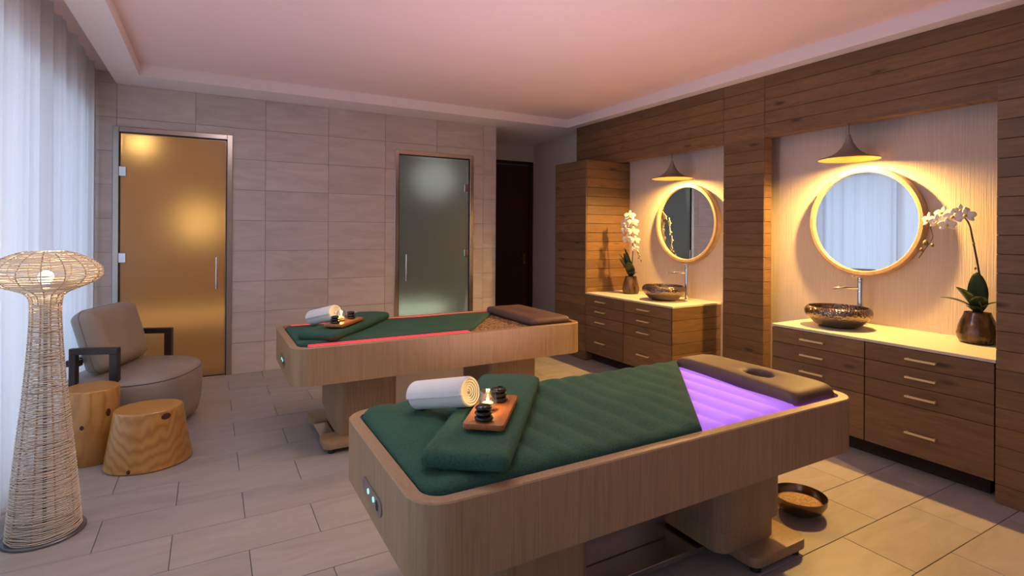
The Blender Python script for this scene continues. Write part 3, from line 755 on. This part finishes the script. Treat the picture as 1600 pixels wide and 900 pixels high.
def head_pillow(label, x0, x1, y0, y1, zb, th, hole, bend):
    # cushion with a face opening; loft from the hole lip outwards
    n = 72; cx, cy, hx, hy = hole; rings = []
    out = rrect(x0, x1, y0, y1, .055, 17)
    res = []
    for i in range(n):
        a = 2 * math.pi * i / n; d = Vector((math.cos(a), math.sin(a))); best = 9
        for j in range(len(out)):
            p, q = Vector(out[j]), Vector(out[(j + 1) % len(out)]); e = q - p; w_ = p - Vector((cx, cy))
            den = d.x * e.y - d.y * e.x
            if abs(den) < 1e-9: continue
            tt = (w_.x * e.y - w_.y * e.x) / den; uu = (w_.x * d.y - w_.y * d.x) / den
            if tt > 0 and -1e-6 <= uu <= 1 + 1e-6: best = min(best, tt)
        res.append((cx + d.x * best, cy + d.y * best))
    def P(k_, z, sh=0):
        r_ = []
        for i in range(n):
            a = 2 * math.pi * i / n; hxx, hyy = cx + hx * math.cos(a), cy + hy * math.sin(a); ox, oy = res[i]
            x, y = hxx + (ox - hxx) * k_, hyy + (oy - hyy) * k_
            v = (y - (y0 + y1) / 2) / ((y1 - y0) / 2)
            if bend: x += (bend * (1 - v * v) + .085 * (v + 1) / 2) * max(0, (x1 - x) / (x1 - x0))
            r_.append((x, y, z))
        return r_
    rings = [P(0, zb + .012), P(0, zb + th * .72), P(.04, zb + th * .9), P(.10, zb + th * .97), P(.3, zb + th), P(.6, zb + th), P(.82, zb + th * .96), P(.92, zb + th * .85), P(.975, zb + th * .66), P(1, zb + th * .42), P(.995, zb + .004), P(.9, zb)]
    b = MB().loft(rings)
    o = b.build('head_pillow', 'vinyl_brown', None, 60)
    return tag(o, label, 'pillow')
head_pillow('brown head pillow with an oval face hole on the purple bed', 2.140, 2.465, 1.385, 2.150, .667, .062, (2.295, 1.69, .072, .070), .025)
pp = MB().pad(.36, .80, .060, .035, 16, 26, .05, dz=lambda x, y: -.016 * math.exp(-((x + .02) / .05) ** 2 - (y / .16) ** 2))
pp = pp.build('head_pillow', 'vinyl_brown', None, 179, (2.29, 3.835, .690)); tag(pp, 'brown head pillow with a shallow dent on the sand bed', 'pillow')

# green terry covers with a slanted end
def cover(label, x0, y0, y1, xe0, xe1, z, waves, drop):
    nu, nv = 90, 34
    sp = lambda n: [0, .004, .012, .03] + [.05 + .90 * i / n for i in range(n + 1)] + [.97, .988, .996, 1]
    us, vs_ = sp(nu), sp(nv); e = .03
    def pos(u, v):
        y = y0 + (y1 - y0) * v; xr = xe0 + (xe1 - xe0) * v; xl = x0
        c = .07
        for yy in (y - y0, y1 - y):
            if yy < c: xl = max(xl, x0 + c - math.sqrt(max(c * c - (c - yy) ** 2, 0)))
        x = xl + (xr - xl) * u
        d = min(u * (xr - x0), (1 - u) * (xr - x0) * .75, v * (y1 - y0), (1 - v) * (y1 - y0))
        q = 1 - min(d / e, 1); return x, y, d, math.sqrt(max(1 - q * q, 0))
    def wv(x, y): return waves * (abs(math.sin(math.pi * (x - .03 + .03 * y) / .115)) ** .8 - .5) * .8 + .0035 * math.sin(9 * x + 4 * y) + .003 * math.sin(14 * y - 6 * x)
    def top(u, v):
        x, y, d, t = pos(u, v); return (x, y, z - drop + drop * t + wv(x, y) * min(d / .05, 1))
    def bot(u, v):
        x, y, d, t = pos(u, v); return (x, y, z - drop - .012 + .004 * t + (wv(x, y) - .004) * min(d / .05, 1) * .5)
    o = MB().grid(top, us, vs_, bot).build('towel_cover', 'green_terry', None, 179)
    return tag(o, label, 'towel')
cover('green terry cover laid slanting over the purple lit mattress', B2[0] + .048, B2[2] + .045, B2[3] - .045, 1.575, 2.265, B2[4] + .024, .017, .030)
cover('green terry cover laid slanting over the sand bed', B1[0] + .048, B1[2] + .112, B1[3] - .105, 1.62, 2.17, B1[4] + .010, .0, .020)

def setting_on_bed(ox, oy, z, words, bu=-.10, bv=-.020):
    # folded towel with board, stones, candle and a rolled white towel
    A = R(52)
    def tr(u, v): return (ox + u * math.cos(A) - v * math.sin(A), oy + u * math.sin(A) + v * math.cos(A))
    ft = MB().pad(.90, .27, .052, .026, 40, 14, .03, dz=lambda x, y: .004 * math.sin(7 * x) + .003 * math.sin(20 * y + 5 * x) + (.012 * max(0, x - .15)))
    ft = ft.build('folded_towel', 'green_terry', None, 179, (ox, oy, z), A); tag(ft, 'folded green towel lying diagonally on ' + words, 'towel')
    zt = z + .057
    tb = MB().rslab(-.165, .165, -.068, .068, 0, .020, .014, .004, 5, .004, 2).build('serving_board', 'tray_wood', None, 35, (*tr(bu, bv), zt), A)
    tag(tb, 'small wooden board with stones and candle on ' + words, 'tray')
    zs = zt + .020
    for (u, v, nm) in ((bu - .125, bv + .004, 'nearer'), (bu + .078, bv - .010, 'farther')):
        zz = zs; px, py = tr(u, v)
        for i, (rr, hh, pos) in enumerate(((.031, .018, 'bottom'), (.030, .017, 'middle'), (.027, .017, 'top'))):
            s_ = MB().lathe([(.002, 0), (rr * .6, .0008), (rr * .88, hh * .2), (rr, hh * .5), (rr * .88, hh * .8), (rr * .6, hh * .985), (.002, hh)], 22, sx=1.08)
            s_ = s_.build('massage_stone', 'black_stone', None, 179, (px + random.uniform(-.002, .002), py + random.uniform(-.002, .002), zz), random.uniform(0, 3))
            tag(s_, pos + ' black stone of the ' + nm + ' stack on ' + words, 'stone', 'hot stones on the boards'); zz += hh - .0005
    cx, cy = tr(bu - .022, bv + .012)
    t = thing('candle_glass', 'lit candle in a clear glass on ' + words, 'candle', (cx, cy, zs))
    MB().lathe([(.024, 0), (.027, .004), (.031, .025), (.030, .05), (.026, .066), (.0245, .066), (.0285, .05), (.0292, .025), (.025, .006), (.002, .005)], 24, cap0=True).build('glass', 'clear_glass', t, 60)
    MB().lathe([(.018, .006), (.019, .008), (.019, .024), (.017, .026), (.002, .0255)], 20, cap0=True, cap1=True).build('candle', 'candle_wax', t, 40)
    MB().lathe([(.001, .026), (.0045, .031), (.005, .036), (.003, .045), (.0006, .053)], 12, cap0=True, cap1=True).build('flame', 'flame', t, 179)
    point('candle_light', (cx, cy, zs + .042), 1.3, (1.0, .58, .16), .008)
    # rolled towel
    B = MB(); turns, n = 5.5, 26; r0, r1, thk, Lr = .008, .059, .0066, .285
    N_ = int(turns * n); o_, i_ = [], []
    for q in range(N_ + 1):
        a = 2 * math.pi * q / n; r = r0 + (r1 - r0) * q / N_
        o_.append((r * math.cos(a), r * math.sin(a))); i_.append(((r - thk) * math.cos(a) if r > thk else 0, (r - thk) * math.sin(a) if r > thk else 0))
    ks = (0, .012, .03, .5, .97, .988, 1.0)
    def sec(k_):
        s_ = 1 - .10 * (1 - min(1, min(k_, 1 - k_) / .03)) ** 2
        yy = (k_ - .5) * Lr
        rec = .016 * max(-1, min(1, (k_ - .5) * 4))
        fy = lambda p: yy - rec * (1 - (p[0] ** 2 + p[1] ** 2) ** .5 / r1)
        return [(p[0] * s_, fy(p), p[1] * s_) for p in o_] + [(p[0] * s_, fy(p), p[1] * s_) for p in i_[::-1]]
    B.loft([sec(k_) for k_ in ks], False, False)
    for k_, fl_ in ((0, 1), (1, -1)):
        sc = sec(k_); M_ = N_ + 1; vs = sc; fs = [(q, q + 1, 2 * M_ - 2 - q, 2 * M_ - 1 - q) for q in range(M_ - 1)]
        B.add(vs, fs)
    ro = B.build('rolled_towel', 'white_terry', None, 50)
    ro.rotation_euler = (R(-13), 0, R(25.4)); 
    ro.location = (ox - .146, oy + .122, z + .084)
    tag(ro, 'rolled white towel lying on ' + words, 'towel')
setting_on_bed(.915, 1.772, B2[4] + .026, 'the purple lit bed')
setting_on_bed(.860, 3.880, B1[4] + .010, 'the sand bed', -.125, -.030)

# ------------------------------------------------------------------ woven floor lamp
LX, LY = -.655, 3.215
lamp = thing('floor_lamp', 'tall woven cord floor lamp with mushroom shade by the curtain', 'lamp', (LX, LY, 0))
MB().lathe([(.152, 0), (.155, .003), (.155, .010), (.152, .013)], 48, cap0=True, cap1=True).build('base', 'lamp_base_metal', lamp, 40)
BODY = [(.136, .016), (.130, .10), (.118, .25), (.100, .45), (.083, .62), (.070, .78), (.061, .92), (.057, 1.02), (.058, 1.06)]
SHADE = [(.058, 1.06), (.063, 1.085), (.076, 1.105), (.105, 1.122), (.145, 1.138), (.185, 1.158), (.208, 1.180), (.214, 1.200), (.207, 1.222), (.185, 1.248), (.150, 1.270), (.110, 1.288), (.075, 1.298)]
def resample(pr, step):
    P = bezier([(a, 0, b) for a, b in pr], 10); out = [P[0]]; acc = 0
    for a, b in zip(P, P[1:]):
        d = (b - a).length
        while acc + d >= step:
            tt = (step - acc) / d; a = a.lerp(b, tt); out.append(a.copy()); d = (b - a).length; acc = 0
        acc += d
    return out
def weave(pr, step, name, rad, seed):
    random.seed(seed); b = MB(); pts = resample(pr, step)
    for i, p in enumerate(pts):
        n = 48; ph = random.uniform(0, 6.28); ring = []
        for a in range(n):
            th = 2 * math.pi * a / n; rr = p.x + .0012 * math.sin(8 * th + (i % 2) * math.pi)
            ring.append((rr * math.cos(th), rr * math.sin(th), p.z + .0016 * math.sin(2 * th + ph) + .0008 * math.sin(5 * th + 2 * ph)))
        b.tube(ring, rad * random.uniform(.8, 1.15), 4, closed=True)
    o = b.build(name, 'weave_cord', lamp, 179); o['kind'] = 'stuff'; return o
weave(BODY, .0072, 'body_weave', .0023, 3); weave(SHADE, .0072, 'shade_weave', .0021, 5)
for i in range(16):
    a = 2 * math.pi * (i + .3) / 16
    MB().tube([((p.x - .002) * math.cos(a), (p.x - .002) * math.sin(a), p.z) for p in bezier([(q[0], 0, q[1]) for q in SHADE], 3)], .0028, 5).build('shade_rib', 'weave_rib', lamp, 179)
for i in range(10):
    a = 2 * math.pi * (i + .3) / 10
    MB().tube([((p.x - .002) * math.cos(a), (p.x - .002) * math.sin(a), p.z) for p in bezier([(q[0], 0, q[1]) for q in BODY], 3)], .0030, 5).build('body_rib', 'weave_rib', lamp, 179)
for i in range(7):
    z = .10 + .14 * i; rr = None
    P = bezier([(q[0], 0, q[1]) for q in BODY], 20); rr = min(P, key=lambda q: abs(q.z - z)).x - .001
    MB().tube([(rr * math.cos(2 * math.pi * a / 40), rr * math.sin(2 * math.pi * a / 40), z + .006 * math.sin(2 * math.pi * a / 40 + i)) for a in range(40)], .0026, 5, True).build('hoop', 'weave_rib', lamp, 179)
MB().tube([(0, 0, .012), (0, 0, 1.13)], .008, 8).build('stem', 'lamp_base_metal', lamp, 179)
MB().lathe([(.002, 1.125), (.013, 1.128), (.013, 1.150), (.026, 1.165), (.030, 1.182), (.024, 1.200), (.012, 1.209), (.001, 1.211)], 20, cap0=True, cap1=True).build('bulb', 'bulb_warm', lamp, 179)
point('lamp_light', (LX, LY, 1.183), 50, (1.0, .72, .40), .031)

# ------------------------------------------------------------------ lounge chair
CH = thing('lounge_chair', 'taupe leather lounge chair with dark wood arms by the amber door', 'chair', (-.442, 4.726, 0), R(-20.5))
def seat_ring(k_, z, n=64):
    out = []
    for i in range(n):
        a = 2 * math.pi * i / n; ex = 2.5
        cx_, sy_ = math.cos(a), math.sin(a)
        out.append((.005 + .375 * k_ * math.copysign(abs(cx_) ** (2 / ex), cx_), .425 * k_ * math.copysign(abs(sy_) ** (2 / ex), sy_), z))
    return out
MB().loft([seat_ring(.84, .03), seat_ring(.93, .05), seat_ring(.97, .12), seat_ring(1.0, .27), seat_ring(1.0, .345), seat_ring(.985, .375), seat_ring(.95, .395), seat_ring(.85, .410), seat_ring(.6, .422), seat_ring(.3, .426)]).build('seat', 'chair_leather', CH, 50)
MB().tube(seat_ring(.985, .378), .004, 6, True).build('piping', 'piping_leather', CH, 179)
for sx, sy in ((.2, .2), (.2, -.2), (-.2, .2), (-.2, -.2)):
    MB().lathe([(.02, 0), (.022, .035)], 12, (sx, sy, 0), True, True).build('foot', 'black_rubber', CH, 40)
for s_ in (-1, 1):
    y0, y1 = sorted((s_ * .352, s_ * .392))
    fr = MB().cbox(-.225, .065, y0, y1, .585, .627, .003).cbox(.012, .065, y0, y1, .37, .586, .003).cbox(-.225, -.183, y0, y1, .0, .586, .003)
    fr.build('arm', 'dark_wood', CH)
MB().cbox(-.265, -.225, -.30, .30, .50, .542, .003).cbox(-.265, -.19, -.352, -.30, .50, .542, .003).cbox(-.265, -.19, .30, .352, .50, .542, .003).build('back_rail', 'dark_wood', CH)
cu = MB().pad(.44, .60, .17, .085, 18, 22, .07, bulge=.02)
cu.xf(Matrix.Translation((-.175, 0, .640)) @ Matrix.Rotation(R(-106), 4, 'Y') @ Matrix.Rotation(R(180), 4, 'X') @ Matrix.Translation((0, 0, -.085)))
cuo = cu.build('back_cushion', 'chair_leather', CH, 179)
pr_ = [(x, y, .085) for x, y in rrect(-.22, .22, -.30, .30, .07, 6)]
pt = MB().tube(pr_, .0035, 6, True); pt.xf(Matrix.Translation((-.175, 0, .640)) @ Matrix.Rotation(R(-106), 4, 'Y') @ Matrix.Rotation(R(180), 4, 'X') @ Matrix.Translation((0, 0, -.085)))
pt.build('piping', 'piping_leather', cuo, 179)

# ------------------------------------------------------------------ log stools
def stump(label, x, y, prof, sx, sy, knots, seed):
    random.seed(seed); n = 56; t = thing('log_stool', label, 'stool', (x, y, 0), 0, 'log stools by the chair')
    ph = [random.uniform(0, 6.28) for _ in range(3)]
    def ring(r, z): return [(sx * r * (1 + .018 * math.sin(2 * th + ph[0]) + .012 * math.sin(3 * th + ph[1])) * math.cos(th), sy * r * (1 + .018 * math.sin(2 * th + ph[0]) + .012 * math.sin(5 * th + ph[2])) * math.sin(th), z) for th in [2 * math.pi * a / n for a in range(n)]]
    zt = prof[-1][1]; rt = prof[-1][0]
    rings = [ring(r, z) for r, z in prof] + [ring(rt - .004, zt + .004), ring(rt * .6, zt + .004), ring(rt * .2, zt + .004)]
    MB().loft(rings).build('trunk', 'stump_wood', t, 40)
    for th, z, w_, h in knots:
        th = R(th); r = None
        for (ra, za), (rb, zb) in zip(prof, prof[1:]):
            if za <= z <= zb: r = ra + (rb - ra) * (z - za) / (zb - za)
        r *= (1 + .018 * math.sin(2 * th + ph[0]))
        kb = MB().lathe([(1, -.3), (.9, .2), (.55, .5), (.35, .2), (.1, .3)], 14, cap0=True, cap1=True)
        kb.xf(Matrix.Translation((sx * r * math.cos(th), sy * r * math.sin(th), z)) @ Matrix.Rotation(th, 4, 'Z') @ Matrix.Rotation(R(90), 4, 'Y') @ Matrix.Diagonal((h, w_, .006, 1)))
        kb.build('knot', 'knot_dark', t, 179)
stump('low flared log stool with a dark knot at its top rim', -.312, 3.915, [(.205, 0), (.212, .010), (.205, .05), (.188, .16), (.172, .27), (.166, .320), (.163, .328)], 1.06, .95, [(-57, .298, .028, .020), (-112, .022, .010, .014)], 4)
stump('taller straight log stool partly behind the floor lamp', -.622, 4.128, [(.142, 0), (.147, .008), (.147, .12), (.143, .30), (.141, .430), (.138, .436)], 1.0, 1.0, [(-100, .235, .011, .014), (-48, .30, .015, .026)], 9)

# ------------------------------------------------------------------ floor bowl of grain
bw = thing('metal_bowl', 'round bronze bowl of grain on the floor behind the purple bed', 'bowl', (2.60, 1.655, 0))
MB().lathe([(.045, 0), (.075, .006), (.105, .026), (.124, .060), (.127, .088), (.124, .088), (.120, .062), (.100, .034), (.07, .016), (.01, .012)], 40, cap0=True, cap1=True).build('shell', 'bronze', bw, 60)
o = MB().lathe([(.108, .050), (.09, .055), (.05, .060), (.002, .062)], 30, cap0=True).build('grain', 'grain', bw, 179); o['kind'] = 'stuff'

# ------------------------------------------------------------------ sheer curtains
def curtain(label, y0, y1, seed, xo):
    random.seed(seed); n = int((y1 - y0) / .011); phs = [random.uniform(0, 6.28) for _ in range(6)]
    us = [y0 + (y1 - y0) * i / n for i in range(n + 1)]; zs_ = [.012, .3, .8, 1.3, 1.8, 2.2, 2.5, 2.7, 2.90]
    def f(u, z):
        k_ = .75 + .25 * (z / 2.86)
        a = .020 * math.sin(u * 46 + phs[0] + .9 * math.sin(u * 3.1 + phs[1])) + .009 * math.sin(u * 81 + phs[2] + .8 * math.sin(u * 2.3) + .15 * z) + .024 * math.sin(u * 19 + phs[3] + .25 * z) + .005 * math.sin(u * 140 + phs[4])
        return (xo + .78 * a * k_, u + .010 * math.sin(u * 33 + phs[5] + .3 * z), z)
    o = MB().grid(f, us, zs_).build('sheer_curtain', 'sheer_cloth', None, 179)
    return tag(o, label, 'curtain', 'sheer curtains along the window wall')
curtain('white sheer curtain panel hanging between the floor lamp and tiled wall', 4.30, 5.87, 1, -.872)
curtain('white sheer curtain panel hanging behind the woven floor lamp', 2.55, 4.33, 2, -.879)
curtain('white sheer curtain panel at the left picture edge towards the viewer', .5, 2.58, 3, -.872)
curtain('white sheer curtain panel beside the viewer', -1.40, .53, 4, -.879)
